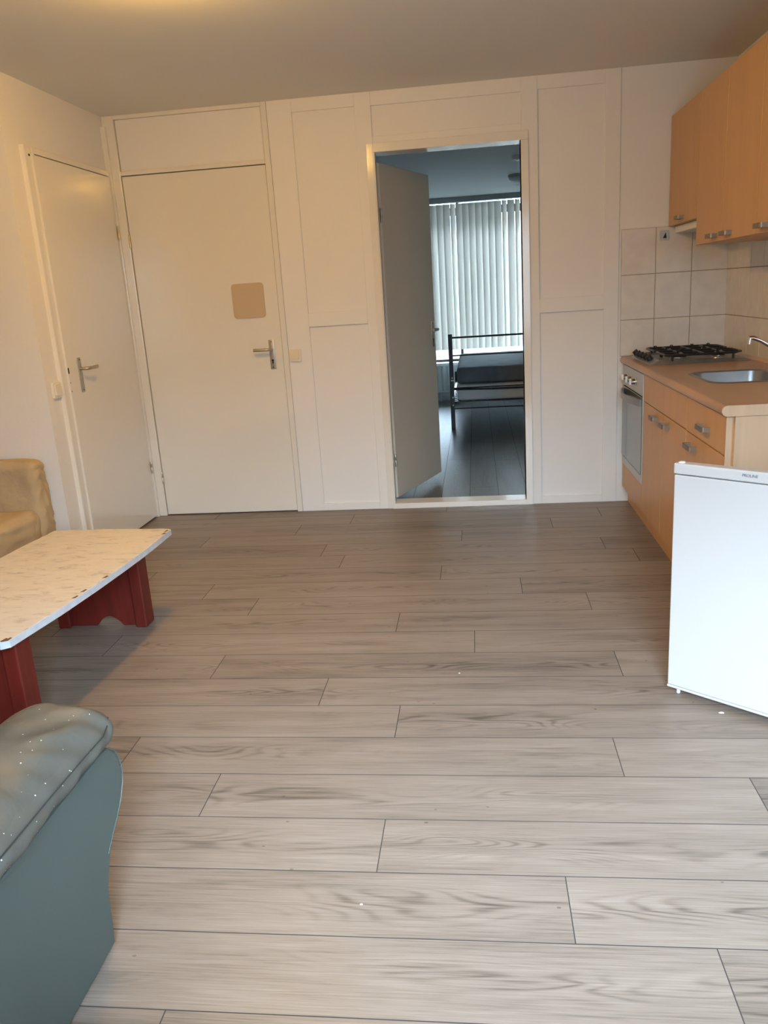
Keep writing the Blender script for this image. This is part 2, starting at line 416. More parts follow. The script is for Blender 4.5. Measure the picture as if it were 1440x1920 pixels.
# battens of the panelling (12 mm proud)
def trim(i, x0, x1, z0, z1, label, y0=-.0, y1=.012, m=None, bev=.0015):
    return st('trim_%d' % i, B(x0, x1, y0, y1, z0, z1, bev, 1), m or M_panel, label, 'trim')
Z1, Z2, Z3, Z4 = .048, 1.168, 1.25, 2.372
trim(1, .997, 1.142, 0, H, 'wide upright batten right of the front door, behind the light switch')
trim(2, 1.505, 1.6, 0, H, 'upright batten left of the open bedroom doorway')
trim(3, 2.442, 2.532, 0, H, 'upright batten right of the open bedroom doorway')
trim(4, 2.901, 2.985, 0, H, 'upright batten at the right end of the panelling, beside the kitchen')
trim(5, 1.142, 1.505, 0, Z1, 'bottom rail of the narrow panel between the doors')
trim(6, 1.142, 1.505, Z2, Z3, 'middle rail of the narrow panel between the doors')
trim(7, 1.142, 1.505, Z4, H, 'top rail of the narrow panel between the doors')
trim(8, 2.532, 2.901, 0, Z1, 'bottom rail of the panel beside the kitchen')
trim(9, 2.532, 2.901, Z2, Z3, 'middle rail of the panel beside the kitchen')
trim(10, 2.532, 2.901, Z4, H, 'top rail of the panel beside the kitchen')
trim(11, 1.6, 2.442, Z4 - .004, H, 'top rail above the panel over the bedroom doorway')
trim(12, 1.6, 2.442, 2.168, 2.207, 'lower rail of the panel over the bedroom doorway')
trim(13, -.003, .004, 2.14, H - .03, 'slim filler strip in the left corner', -.02, .055)

# door_2 : front door in its frame with a panel above
d2 = thing('door_2', (.5, 0, 0), 'glossy cream front door with a blank square plate and lever handle', 'door', 'structure')
bm = bmesh.new()
box(bm, .003, .074, -.004, .055, 0, H, .003); box(bm, .962, .996, -.004, .055, 0, H, .003)
box(bm, .074, .962, -.002, .055, 2.112, 2.136, .002); box(bm, .074, .962, -.002, .055, 2.42, H, .002)
box(bm, .074, .962, .049, .0549, 0, 2.112)
fr2 = link('door_frame', bm, M_gloss, d2)
link('transom_panel', B(.078, .958, .012, .03, 2.137, 2.419), M_panel, d2)
leaf2 = link('door_leaf', B(.0775, .9585, .008, .048, .006, 2.108, .003), M_gloss, d2)
bm = bmesh.new(); prism(bm, rrect(.675, .876, 1.243, 1.450, .022), 'y', .002, .008, .0015)
link('cover_plate', bm, M_beigeplate, d2, label='blank beige square plate with rounded corners')
def hinge(x, y, z, parent, h=.08):
    bm = bmesh.new(); lathe(bm, [(.006, 0), (.0065, .002), (.0065, h / 2 - .001), (.0058, h / 2), (.0065, h / 2 + .001), (.0065, h - .002), (.005, h)], (x, y, z), 12)
    link('hinge', bm, M_brass, parent, True)
hinge(.0765, -.001, 1.70, d2); hinge(.0765, -.001, .22, d2)
def lever_set(parent, o, ux, uy, name='door_handle', plate_w=.036, zc=1.015, h=.18, mirror=1, key='cyl', arm=.105):
    """o: point on the leaf face (x,y); ux: unit vec along the door towards the lever tip; uy: outward normal"""
    o = Vector((o[0], o[1], 0)); ux = Vector((*ux, 0)); uy = Vector((*uy, 0))
    def P(a, b, z): return o + ux * a + uy * b + Vector((0, 0, z))
    Mx = Matrix(((ux.x, uy.x, 0, o.x), (ux.y, uy.y, 0, o.y), (0, 0, 1, 0), (0, 0, 0, 1)))
    bm = bmesh.new(); box(bm, -plate_w / 2, plate_w / 2, 0, .006, zc - h / 2, zc + h / 2, .002, 2); bmesh.ops.transform(bm, matrix=Mx, verts=bm.verts[:])
    esc = link('escutcheon', bm, M_alu, parent, True)
    bm = bmesh.new(); zl = zc + .033
    tube(bm, [P(0, .004, zl), P(0, .03, zl), P(.004, .042, zl), P(.014, .05, zl), P(.03, .053, zl), P(arm * .6, .054, zl), P(arm, .052, zl + .001)], [.0085, .0085, .009, .009, .0088, .0092, .0098], 14)
    link(name, bm, M_alu, parent, True)
    bm = bmesh.new()
    if key == 'cyl':
        for p in ((.0065, zc - .035), ):
            b2 = [(p[0] * math.cos(t * PI / 8), p[1] + p[0] * math.sin(t * PI / 8)) for t in range(16)]
            prism(bm, b2, 'y', .0055, .0072)
        box(bm, -.0035, .0035, .0055, .0072, zc - .055, zc - .035)
    for z in (zc + h / 2 - .012, zc - h / 2 + .012):
        b2 = [(.0035 * math.cos(t * PI / 6), z + .0035 * math.sin(t * PI / 6)) for t in range(12)]; prism(bm, b2, 'y', .0055, .0072)
    bmesh.ops.transform(bm, matrix=Mx, verts=bm.verts[:])
    link('keyhole', bm, M_dark, esc)
lever_set(d2, (.893, .008), (-1, 0), (0, -1))

# door_1 : door in the left wall
d1 = thing('door_1', (0, -.45, 0), 'plain cream door in the left wall with a lever handle, nearest the corner', 'door', 'structure')
bm = bmesh.new()
box(bm, -.035, .022, -.99, -.965, 0, 2.14, .004); box(bm, -.035, .012, -.965, -.915, 0, 2.135, .002); box(bm, -.035, .022, -.915, -.893, 0, 2.11, .003)
box(bm, -.035, .012, -.893, -.028, 2.112, 2.14, .002); box(bm, -.035, .028, -.028, -.002, 0, H - .06, .003)
link('door_frame', bm, M_gloss, d1)
link('door_leaf', B(-.03, .018, -.888, -.036, .012, 2.106, .003), M_gloss, d1)
lever_set(d1, (.018, -.775), (0, 1), (1, 0), zc=1.016, h=.185, key='x')
bm = bmesh.new(); box(bm, .0215, .0228, -.912, -.900, 1.035, 1.065); box(bm, .0215, .0228, -.908, -.902, .985, .99); box(bm, .0215, .0228, -.908, -.902, .94, .945)
link('strike_plate', bm, M_dark, d1)
bm = bmesh.new(); box(bm, .0115, .0128, -.935, -.920, 2.095, 2.105); link('frame_notch', bm, M_dark, d1)
hinge(.026, -.0335, .30, d1); hinge(.026, -.0335, 1.75, d1)

# door_3 : bedroom doorway with open leaf
d3 = thing('door_3', (2.0, .06, 0), 'open bedroom doorway with a white casing and its door swung inwards', 'door', 'structure')
bm = bmesh.new()
box(bm, 1.6, 2.479, -.009, .006, 2.122, 2.170, .002)
box(bm, 2.437, 2.479, -.009, .006, .0, 2.1215, .002)
box(bm, 1.56, 1.6, -.004, .006, .0, 2.170, .002)
link('casing', bm, M_gloss, d3)
bm = bmesh.new()
box(bm, 1.585, 1.6, .0, .14, 0, 2.122); box(bm, 2.437, 2.452, .0, .14, 0, 2.122); box(bm, 1.6, 2.437, .0, .14, 2.1215, 2.14)
box(bm, 1.6, 1.606, .0, .085, .0, 2.122); 
link('door_lining', bm, M_gloss, d3)
link('threshold', B(1.59, 2.45, -.010, .115, -.001, .034, .003), M_gloss, d3, label='raised glossy white threshold board')
hx, hy = 1.612, .128
ex, ey = 1.868, .858
ln = math.hypot(ex - hx, ey - hy); ux = ((ex - hx) / ln, (ey - hy) / ln); nrm = (ux[1], -ux[0])
LMx = Matrix(((ux[0], nrm[0], 0, hx), (ux[1], nrm[1], 0, hy), (0, 0, 1, 0), (0, 0, 0, 1)))
bm = B(0, ln, -.038, 0, .038, 2.085, .002, 1); bmesh.ops.transform(bm, matrix=LMx, verts=bm.verts[:])
link('door_leaf', bm, M_leaf, d3)
lo = (hx + ux[0] * (ln - .055), hy + ux[1] * (ln - .055))
lever_set(d3, lo, (-ux[0], -ux[1]), nrm, zc=1.04, h=.175, arm=.10)
for z in (.25, 1.75): hinge(1.612, .118, z, d3)

# windows
def window(i, rect, y, inner, m, label, bars, t=.05):
    a, b, c, d = rect; w = thing('window_%d' % i, ((a + b) / 2, y, c), label, 'window', 'structure')
    bm = bmesh.new()
    box(bm, a, b, y - .03, y + .03, c, c + t); box(bm, a, b, y - .03, y + .03, d - t, d); box(bm, a, a + t, y - .03, y + .03, c + t, d - t); box(bm, b - t, b, y - .03, y + .03, c + t, d - t)
    for q in bars:
        if q[0] == 'v': box(bm, q[1] - t / 2, q[1] + t / 2, y - .03, y + .03, c + t, d - t)
        else: box(bm, a + t, b - t, y - .03, y + .03, q[1] - q[2] / 2, q[1] + q[2] / 2)
    link('window_frame', bm, m, w)
    link('window_pane', B(a + t * .6, b - t * .6, y - .003, y + .003, c + t * .6, d - t * .6), M_glass, w)
    return w
w1 = window(1, WINC, BY + .07, 0, M_wframe, 'bedroom window with black frame bars behind vertical blinds', [('v', 1.98), ('v', 2.95), ('h', 2.205, .085)], .03)
window(2, WINB, REAR - .05, 0, M_wwhite, 'wide window in the rear wall behind the camera', [('v', 2.25)])
st('trim_14', B(.7, 4.4, 4.95, BY, .438, .470, .004), M_sill, 'thin white sill below the bedroom window', 'trim')
st('trim_15', B(.7, 4.4, 5.05, BY, .0, .07), M_grey, 'low skirting under the bedroom radiator', 'trim')

# ------------------------------------------------------------------ tiles
def tiles():
    bm = bmesh.new(); g = .0016
    def t(ax, a0, a1, z0, z1):
        if ax == 'b': box(bm, a0 + g, a1 - g, .0, .006, z0 + g, z1 - g, .0012, 1)
        else: box(bm, 3.588, 3.594, a0 + g, a1 - g, z0 + g, z1 - g, .0012, 1)
    zs = [.8905, 1.0985, 1.3515, 1.6045]
    xs = [2.998, 3.190, 3.3905, 3.5925]
    for za, zb in zip(zs, zs[1:]):
        for xa, xb in zip(xs, xs[1:]): t('b', xa, xb, za, zb)
        y = -.001
        while y > -2.2: t('r', y - .2, y, za, zb); y -= .2005
    st('trim_16', bm, M_tile, 'greyish marbled wall tiles behind the hob and sink', 'tiles')
    bm = bmesh.new(); box(bm, 2.998, 3.594, .0035, .0062, .89, 1.6045); box(bm, 3.5915, 3.5945, -2.2, .003, .89, 1.6045)
    st('trim_17', bm, M_grout, 'brown grout between the kitchen wall tiles', 'grout')
tiles()

# ------------------------------------------------------------------ switches and socket
s1 = thing('light_switch', (1.04, 0, .965), 'cream square light switch beside the front door handle', 'light switch')
bm = bmesh.new(); prism(bm, rrect(1.004, 1.077, .966, 1.040, .006), 'y', -.012, 0, .003); link('switch_frame', bm, M_switch, s1)
bm = bmesh.new(); prism(bm, rrect(1.009, 1.062, .980, 1.034, .009), 'y', -.018, -.011, .002); link('rocker', bm, M_switch, s1)
s2 = thing('light_switch', (0, -.985, .925), 'white light switch on the left wall beside the door frame', 'light switch')
bm = bmesh.new(); prism(bm, rrect(-1.068, -.992, .925, 1.005, .006), 'x', 0, .012, .003); link('switch_frame', bm, M_wswitch, s2)
bm = bmesh.new(); prism(bm, rrect(-1.058, -1.002, .938, .996, .006), 'x', .011, .018, .002); link('rocker', bm, M_wswitch, s2)
s3 = thing('wall_hook_plate', (3.235, 0, 1.53), 'small square metal plate with a dark triangular hook on the kitchen tiles', 'hook')
bm = bmesh.new(); prism(bm, rrect(3.209, 3.259, 1.532, 1.584, .004), 'y', -.005, 0, .001); link('back_plate', bm, M_alu, s3)
bm = bmesh.new(); prism(bm, [(3.226, 1.542), (3.244, 1.542), (3.240, 1.570)], 'y', -.016, -.004, .001); link('hook', bm, M_dark, s3)

# ------------------------------------------------------------------ kitchen
XF = 3.02     # front plane of the base units
def pull(name, yc, zc, parent, x=XF, w=.085, drop=True):
    """flat metal band bent into a shallow C and screwed to the door at both ends"""
    bm = bmesh.new(); a, b = yc - w / 2, yc + w / 2; d = .034; t = .003; r_ = .010; q_ = r_ - t
    out = [(x, a)]; inn = [(x, a + t)]
    for k in range(5):
        an = math.radians(90 * k / 4); out.append((x - d + r_ - r_ * math.sin(an), a + r_ - r_ * math.cos(an))); inn.append((x - d + r_ - q_ * math.sin(an), a + r_ - q_ * math.cos(an)))
    for k in range(5):
        an = math.radians(90 * k / 4); out.append((x - d + r_ - r_ * math.cos(an), b - r_ + r_ * math.sin(an))); inn.append((x - d + r_ - q_ * math.cos(an), b - r_ + q_ * math.sin(an)))
    out.append((x, b)); inn.append((x, b - t))
    z0, z1 = zc - .0145, zc + .0035
    for k in range(len(out) - 1): prism(bm, [out[k], out[k + 1], inn[k + 1], inn[k]], 'z', z0, z1)
    bmesh.ops.remove_doubles(bm, verts=bm.verts[:], dist=1e-6)
    link(name, bm, M_alu2, parent)
M_alu2 = mat('dull_nickel_handle', (.30, .235, .17), .42, .85)

# oven housing unit
ob = thing('oven_cabinet', (3.3, -.3, 0), 'beech base cabinet holding the oven at the back wall end', 'cabinet')
bm = bmesh.new(); box(bm, 3.04, 3.592, -.028, -.010, .1, .849); box(bm, 3.058, 3.592, -.029, -.004, 0, .1); box(bm, 3.04, 3.592, -.600, -.585, .1, .849); box(bm, 3.04, 3.592, -.585, -.028, .10, .12); box(bm, 3.575, 3.592, -.585, -.028, .12, .849)
link('carcass', bm, M_beech, ob)
link('lower_panel', B(XF, 3.039, -.598, -.012, .104, .248, .001, 1), M_beech, ob)
ov = thing('oven', (3.3, -.3, .25), 'built-in oven with steel control panel and grey glass door', 'oven')
link('oven_body', B(3.042, 3.56, -.582, -.032, .252, .845), M_steelm, ov)
link('control_panel', B(XF - .004, 3.041, -.598, -.012, .728, .846, .0015, 1), M_steelm, ov)
link('bottom_trim', B(XF - .002, 3.041, -.598, -.012, .250, .296, .0015, 1), M_steelm, ov)
od = link('oven_door', B(XF - .006, 3.041, -.590, -.014, .303, .722, .002, 1), M_ovglass, ov)
bm = bmesh.new(); box(bm, XF - .001, 3.041, -.598, -.5905, .297, .727); box(bm, XF + .004, 3.041, -.5905, -.012, .2965, .3025); box(bm, XF + .004, 3.041, -.5905, -.012, .7225, .7275)
link('door_seal', bm, M_dark, od)
link('side_trim', B(XF - .004, 3.041, -.6035, -.5985, .250, .846), M_steelm, ov)
bm = bmesh.new(); pts = []
for k in range(13):
    t = k / 12; y = -.03 - .54 * t; pts.append((XF - .012 - .038 * math.sin(PI * t), y, .690 + 0 * t))
for a_, b_ in zip(pts, pts[1:]):
    pass
va = []
for p in pts:
    va.append([bm.verts.new((p[0] - .003, p[1], p[2] + .018)), bm.verts.new((p[0] + .006, p[1], p[2] + .018)), bm.verts.new((p[0] + .006, p[1], p[2] - .018)), bm.verts.new((p[0] - .003, p[1], p[2] - .018))])
for A, C in zip(va, va[1:]):
    for i in range(4): bm.faces.new((A[i], A[(i + 1) % 4], C[(i + 1) % 4], C[i]))
bm.faces.new(va[0][::-1]); bm.faces.new(va[-1])
box(bm, XF - .014, XF - .005, -.045, -.028, .674, .706); box(bm, XF - .014, XF - .005, -.575, -.558, .674, .706)
link('oven_handle', bm, M_steel, od, True)
for y in (-.17, -.29, -.41):
    bm = bmesh.new(); lathe(bm, [(.020, 0), (.020, -.004), (.0165, -.006), (.0155, -.026), (.013, -.028)], (XF - .004, y, .787), 24, 'x')
    kb = link('control_knob', bm, M_chrome, ov, True)
    link('knob_grip', B(XF - .040, XF - .029, y - .005, y + .005, .770, .804, .002, 1), M_white, kb)

def base_unit(name, y0, y1, label):
    u = thing(name, (3.3, (y0 + y1) / 2, 0), label, 'cabinet')
    bm = bmesh.new()
    box(bm, 3.041, 3.592, y0, y0 + .016, .10, .849); box(bm, 3.041, 3.592, y1 - .016, y1, .10, .849)
    box(bm, 3.041, 3.592, y0 + .016, y1 - .016, .10, .116); box(bm, 3.575, 3.592, y0 + .016, y1 - .016, .116, .849)
    link('carcass', bm, M_beech, u); return u
u1 = base_unit('sink_cabinet', -1.497, -.606, 'beech sink cabinet with two doors between oven and drawer unit')
link('false_front', B(XF, 3.040, -1.4955, -.6065, .709, .846, .0012, 1), M_beech, u1)
dA = link('cabinet_door', B(XF, 3.040, -1.0495, -.6065, .104, .704, .0012, 1), M_beech, u1); pull('handle', -.925, .672, dA)
dB = link('cabinet_door', B(XF, 3.040, -1.4955, -1.0525, .104, .704, .0012, 1), M_beech, u1); pull('handle', -1.155, .672, dB)
u2 = base_unit('drawer_cabinet', -2.045, -1.500, 'beech drawer cabinet at the open end of the worktop')
dr = link('drawer', B(XF, 3.040, -2.0435, -1.5005, .706, .846, .0012, 1), M_beech, u2, ); pull('handle', -1.80, .772, dr, w=.10)
dC = link('cabinet_door', B(XF, 3.040, -2.0435, -1.5005, .104, .701, .0012, 1), M_beech, u2); pull('handle', -1.62, .664, dC, w=.10)
link('end_panel', B(3.0445, 3.592, -2.063, -2.047, .0, .849, .001, 1), M_beechend, u2)
link('front_edge_band', B(3.0195, 3.0405, -2.0455, -2.0437, .104, .846), M_beechend, u2)
link('plinth_board', B(3.058, 3.074, -2.046, -.031, 0, .0995), M_beech, None, label='beech plinth board under the kitchen base cabinets', cat='plinth')

# worktop
wt = thing('worktop', (3.3, -1.0, .85), 'wood-print kitchen worktop with rounded front edge', 'worktop')
SX0, SX1, SY0, SY1 = 3.135, 3.475, -1.455, -1.015
bm = bmesh.new()
prof = [(3.594, .851), (3.594, .889)] + [(3.017 - .0 + .019 * math.cos(math.radians(a)), .870 + .019 * math.sin(math.radians(a))) for a in range(90, 271, 15)]
prof = [(x if x > 3.0 else x, z) for x, z in prof]
# full-depth pieces either side of the bowl, strips before and behind it
CX0, CX1, CY0, CY1 = SX0 - .035, SX1 + .035, SY0 - .035, SY1 + .035
prism(bm, prof, 'y', -2.064, CY0); prism(bm, prof, 'y', CY1, -.001)
prism(bm, [(CX0, .851), (CX0, .889)] + prof[2:], 'y', CY0, CY1)
prism(bm, [(CX1, .851), (CX1, .889), (3.594, .889), (3.594, .851)], 'y', CY0, CY1)
inner = rrect(SX0 - .002, SX1 + .002, SY0 - .002, SY1 + .002, .072, 8); mx, my = (SX0 + SX1) / 2, (SY0 + SY1) / 2
outer = []
for k, (px_, py_) in enumerate(inner):
    if k % 9 == 4: outer.append((CX1 if px_ > mx else CX0, CY1 if py_ > my else CY0)); continue
    dx_, dy_ = px_ - mx, py_ - my; t_ = min((CX1 - mx) / max(abs(dx_), 1e-6), (CY1 - my) / max(abs(dy_), 1e-6)); outer.append((mx + dx_ * t_, my + dy_ * t_))
for k in range(len(inner)):
    k2 = (k + 1) % len(inner)
    prism(bm, [inner[k], outer[k], outer[k2], inner[k2]], 'z', .851, .889)
bmesh.ops.remove_doubles(bm, verts=bm.verts[:], dist=1e-5)
link('worktop_board', bm, M_worktop, wt)
bm = bmesh.new(); pe = [(3.594, .8515), (3.594, .8895)] + [(3.0165 + .0195 * math.cos(math.radians(a)), .870 + .0195 * math.sin(math.radians(a))) for a in range(90, 271, 15)]
prism(bm, pe, 'y', -2.0665, -2.0635); link('end_edge_band', bm, M_beechend, wt)
bm = bmesh.new(); prism(bm, [(3.588, .889), (3.588, .905), (3.584, .903), (3.576, .893), (3.574, .889)], 'y', -2.06, -.002); prism(bm, [(3.588, .889), (3.588, .903), (3.58, .893), (3.574, .889)], 'y', -2.06, -.002)
link('sealing_strip', bm, M_worktope, wt)

# sink
sk = thing('sink', (3.3, -1.235, .75), 'stainless steel sink bowl set into the worktop', 'sink')
def loop(z, inset, r): return [(x, y, z) for x, y in rrect(SX0 + inset, SX1 - inset, SY0 + inset, SY1 - inset, r, 8)]
bm = bmesh.new(); loops = [loop(.8895, -.012, .082), loop(.8925, -.006, .076), loop(.8925, .002, .07), loop(.886, .008, .066), loop(.80, .014, .062), loop(.755, .03, .055), loop(.748, .06, .04)]
rr = [[bm.verts.new(p) for p in l] for l in loops]
for A, C in zip(rr, rr[1:]):
    for k in range(len(A)): bm.faces.new((A[k], A[(k + 1) % len(A)], C[(k + 1) % len(A)], C[k]))
bm.faces.new(rr[-1]); link('bowl', bm, M_steel, sk, True)
bm = bmesh.new(); lathe(bm, [(.04, .7482), (.04, .7505), (.03, .7515), (.028, .7495), (.01, .749)], (3.305, -1.235, 0), 28); link('drain', bm, M_chrome, sk, True)
# tap
tp = thing('kitchen_tap', (3.53, -1.25, .89), 'chrome kitchen tap with a rising spout over the sink', 'tap')
bm = bmesh.new(); lathe(bm, [(.026, 0), (.026, .006), (.021, .012), (.020, .075), (.022, .085), (.018, .098), (.008, .102)], (3.535, -1.25, .89), 28); link('tap_body', bm, M_chrome, tp, True)
bm = bmesh.new(); tube(bm, [(3.53, -1.25, .945), (3.50, -1.249, .955), (3.46, -1.246, .985), (3.42, -1.242, 1.018), (3.385, -1.238, 1.040), (3.355, -1.235, 1.052), (3.338, -1.233, 1.052)], [.011, .011, .0105, .010, .0095, .0095, .0095], 16)
tube(bm, [(3.343, -1.2335, 1.054), (3.341, -1.233, 1.040), (3.340, -1.233, 1.026)], [.0095, .010, .010], 14); link('spout', bm, M_chrome, tp, True)
bm = bmesh.new(); tube(bm, [(3.535, -1.25, .985), (3.54, -1.25, 1.005), (3.50, -1.31, 1.03)], [.009, .008, .006], 12); link('tap_lever', bm, M_chrome, tp, True)

# hob
HB = thing('gas_hob', (3.31, -.34, .89), 'steel four-burner gas hob with black grates and knobs', 'hob')
hx0, hx1, hy0, hy1 = 3.050, 3.560, -.607, -.045
bm = bmesh.new()
lo_ = rrect(hx0, hx1, hy0, hy1, .02, 4); hi_ = rrect(hx0 + .016, hx1 - .022, hy0 + .016, hy1 - .016, .02, 4)
a = [bm.verts.new((x, y, .8895)) for x, y in lo_]; b = [bm.verts.new((x, y, .902)) for x, y in hi_]
c2_ = [bm.verts.new((x, y, .914 if x < 3.12 else .905)) for x, y in rrect(hx0 + .05, hx1 - .04, hy0 + .03, hy1 - .03, .02, 4)]
d_ = [bm.verts.new((x, y, .898)) for x, y in rrect(hx0 + .075, hx1 - .055, hy0 + .045, hy1 - .045, .06, 4)]
for A, C in ((a, b), (b, c2_), (c2_, d_)):
    for k in range(len(A)): bm.faces.new((A[k], A[(k + 1) % len(A)], C[(k + 1) % len(A)], C[k]))
bm.faces.new(d_); bm.faces.new(a[::-1]); link('hob_plate', bm, M_steel, HB, True)
for y in (-.115, -.205, -.295, -.385, -.475):
    bm = bmesh.new(); lathe(bm, [(.019, 0), (.019, .004), (.016, .006), (.0155, .022), (.012, .025)], (0, 0, 0), 20)
    box(bm, -.015, .015, -.004, .004, .020, .030, .001, 1)
    bmesh.ops.transform(bm, matrix=Matrix.Translation((3.078, y, .906)) @ Matrix.Rotation(-math.radians(38), 4, 'Y'), verts=bm.verts[:])
    link('hob_knob', bm, M_black, HB, True)
for (x, y, r) in ((3.225, -.46, .042), (3.225, -.19, .034), (3.43, -.46, .034), (3.43, -.19, .048)):
    bm = bmesh.new(); lathe(bm, [(r + .01, 0), (r + .008, .006), (r, .010), (r, .016)], (x, y, .899), 28); bn = link('burner', bm, M_steel, HB, True)
    bm = bmesh.new(); lathe(bm, [(r - .004, 0), (r - .002, .003), (r - .004, .008), (r - .012, .010)], (x, y, .9155), 28); link('burner_cap', bm, M_black, bn, True)
for y0, y1 in ((-.585, -.332), (-.322, -.068)):
    bm = bmesh.new(); z = .934; r = .0062; x0, x1 = 3.135, 3.520
    tube(bm, [(x0, y0 + .02, z), (x0 + .02, y0, z), (x1 - .04, y0, z), (x1, y0 + .05, z), (x1, y1 - .05, z), (x1 - .04, y1, z), (x0 + .02, y1, z), (x0, y1 - .02, z)], r, 8, close=True)
    yc = (y0 + y1) / 2
    for xb in (3.225, 3.43):
        for dx, dy in ((1, 0), (-1, 0), (0, 1), (0, -1)):
            ex_ = xb + dx * (.095 if dx else 0); ey_ = yc + dy * ((y1 - y0) / 2)
            ix, iy = xb + dx * .022, yc + dy * .022
            tube(bm, [(ex_, ey_, z), (ix, iy, z), (ix, iy, z + .006)], r, 8)
    tube(bm, [(3.3275, y0, z), (3.3275, y1, z)], r, 8)
    for xb in (3.18, 3.27, 3.385, 3.475):
        for yy in (y0, y1): tube(bm, [(xb, yy, z), (xb, yy, z + .010), (xb + .012, yy, z + .010), (xb + .012, yy, z)], .0035, 6)
    for xf, yf in ((x0 + .03, y0 + .004), (x0 + .03, y1 - .004), (x1 - .05, y0 + .004), (x1 - .05, y1 - .004)): tube(bm, [(xf, yf, z), (xf, yf, .903)], r, 8)
    link('pan_grate', bm, M_black, HB, True)

# upper cabinets
XU = 3.255
def upper(name, y0, y1, z0, z1, doors, label):
    u = thing(name, (3.43, (y0 + y1) / 2, z0), label, 'wall cabinet')
    bm = bmesh.new()
    box(bm, XU + .02, 3.586, y0, y0 + .016, z0, z1); box(bm, XU + .02, 3.586, y1 - .016, y1, z0, z1)
    box(bm, XU + .02, 3.586, y0 + .016, y1 - .016, z0, z0 + .016); box(bm, XU + .02, 3.586, y0 + .016, y1 - .016, z1 - .016, z1); box(bm, 3.574, 3.586, y0 + .016, y1 - .016, z0 + .016, z1 - .016)
    link('carcass', bm, M_beech, u)
    for a, b, h in doors:
        d = link('cabinet_door', B(XU, XU + .019, a, b, z0 + .001, z1 - .001, .0012, 1), M_beechu, u)
        pull('handle', h, z0 + .033, d, x=XU, w=.085)
    return u
M_beechu = M_beech
upper('wall_cabinet', -.602, -.006, 1.602, 2.175, [(-.601, -.007, -.30)], 'short beech wall cabinet above the hob')
upper('wall_cabinet', -1.502, -.605, 1.473, 2.175, [(-1.0515, -.6065, -.93), (-1.5005, -1.0545, -1.145)], 'double-door beech wall cabinet above the sink')
upper('wall_cabinet', -2.10, -1.505, 1.473, 2.175, [(-2.0985, -1.5065, -1.60)], 'beech wall cabinet cut by the right edge of the photo')
hd = thing('extractor_hood', (3.43, -.3, 1.555), 'slim pale extractor hood under the short wall cabinet', 'extractor hood')
link('hood_body', B(XU + .035, 3.586, -.598, -.012, 1.565, 1.600, .003), M_white, hd)
bm = bmesh.new(); box(bm, XU + .07, 3.54, -.56, -.05, 1.5615, 1.5655); link('grease_filter', bm, M_steelm, hd)

# ------------------------------------------------------------------ fridge with open door
p0 = Vector((2.749, -2.461, 0)); fd = Vector((.77574, -.63106, 0)); fn = Vector((-.63106, -.77574, 0))
FM = Matrix(((fd.x, fn.x, 0, p0.x), (fd.y, fn.y, 0, p0.y), (0, 0, 1, 0), (0, 0, 0, 1)))
fr = thing('refrigerator', (3.38, -2.55, 0), 'white under-counter fridge with its door swung open towards the room', 'fridge')
def fb(name, bmx, m, parent, smooth=False, label=None):
    bmesh.ops.transform(bmx, matrix=FM, verts=bmx.verts[:]); return link(name, bmx, m, parent, smooth, label=label)
fdoor = fb('fridge_door', B(0, .495, -.036, 0, .030, .7445, .004, 3), M_fridge, fr)
fb('door_cap', B(-.003, .495, -.040, .0005, .7470, .781, .005, 3), M_fridge, fdoor)
fb('door_base_cap', B(-.002, .495, -.038, .001, .021, .0295, .003, 2), M_fridge, fdoor)
bm = bmesh.new(); lathe(bm, [(.010, .781), (.010, .783), (.007, .785)], (.016, -.018, 0), 16); fb('hinge_plug', bm, M_white, fdoor, True)
bm = bmesh.new(); lathe(bm, [(.006, .0), (.006, .021)], (.03, -.02, 0), 12); fb('door_foot', bm, M_white, fdoor, True)
fb('door_gasket', B(.02, .48, -.044, -.0365, .05, .73, .003), M_fridgei, fdoor)
bm = bmesh.new(); bx0, by0, by1 = 3.14, -2.82, -2.325
box(bm, bx0, 3.588, by0, by0 + .035, .03, .78); box(bm, bx0, 3.588, by1 - .035, by1, .03, .78); box(bm, bx0, 3.588, by0 + .035, by1 - .035, .745, .78); box(bm, bx0, 3.588, by0 + .035, by1 - .035, .03, .08); box(bm, 3.55, 3.588, by0 + .035, by1 - .035, .08, .745)
link('fridge_body', bm, M_fridgei, fr)
for z in (.30, .50): link('fridge_shelf', B(bx0 + .03, 3.549, by0 + .036, by1 - .036, z, z + .006), M_glass, fr)
for yy in (by0 + .05, by1 - .05):
    bm = bmesh.new(); lathe(bm, [(.015, 0), (.015, .03)], (bx0 + .05, yy, 0), 14); link('fridge_foot', bm, M_dark, fr)
# lettering
cu = bpy.data.curves.new('lettering', 'FONT'); cu.body = 'PROLINE'; cu.size = .0120; cu.extrude = .0003; cu.align_x = 'CENTER'; cu.align_y = 'CENTER'; cu.shear = .15; cu.space_character = .95
to = bpy.data.objects.new('tmp', cu); COL.objects.link(to); bpy.context.view_layer.update()
me = bpy.data.meshes.new_from_object(to.evaluated_get(bpy.context.evaluated_depsgraph_get())); bpy.data.objects.remove(to)
bm = bmesh.new(); bm.from_mesh(me)
# text x -> along door, text y -> up
bmesh.ops.transform(bm, matrix=Matrix(((1, 0, 0, .229), (0, 0, 1, .0010), (0, 1, 0, .7665), (0, 0, 0, 1))), verts=bm.verts[:])
fb('lettering', bm, M_ink, fdoor)

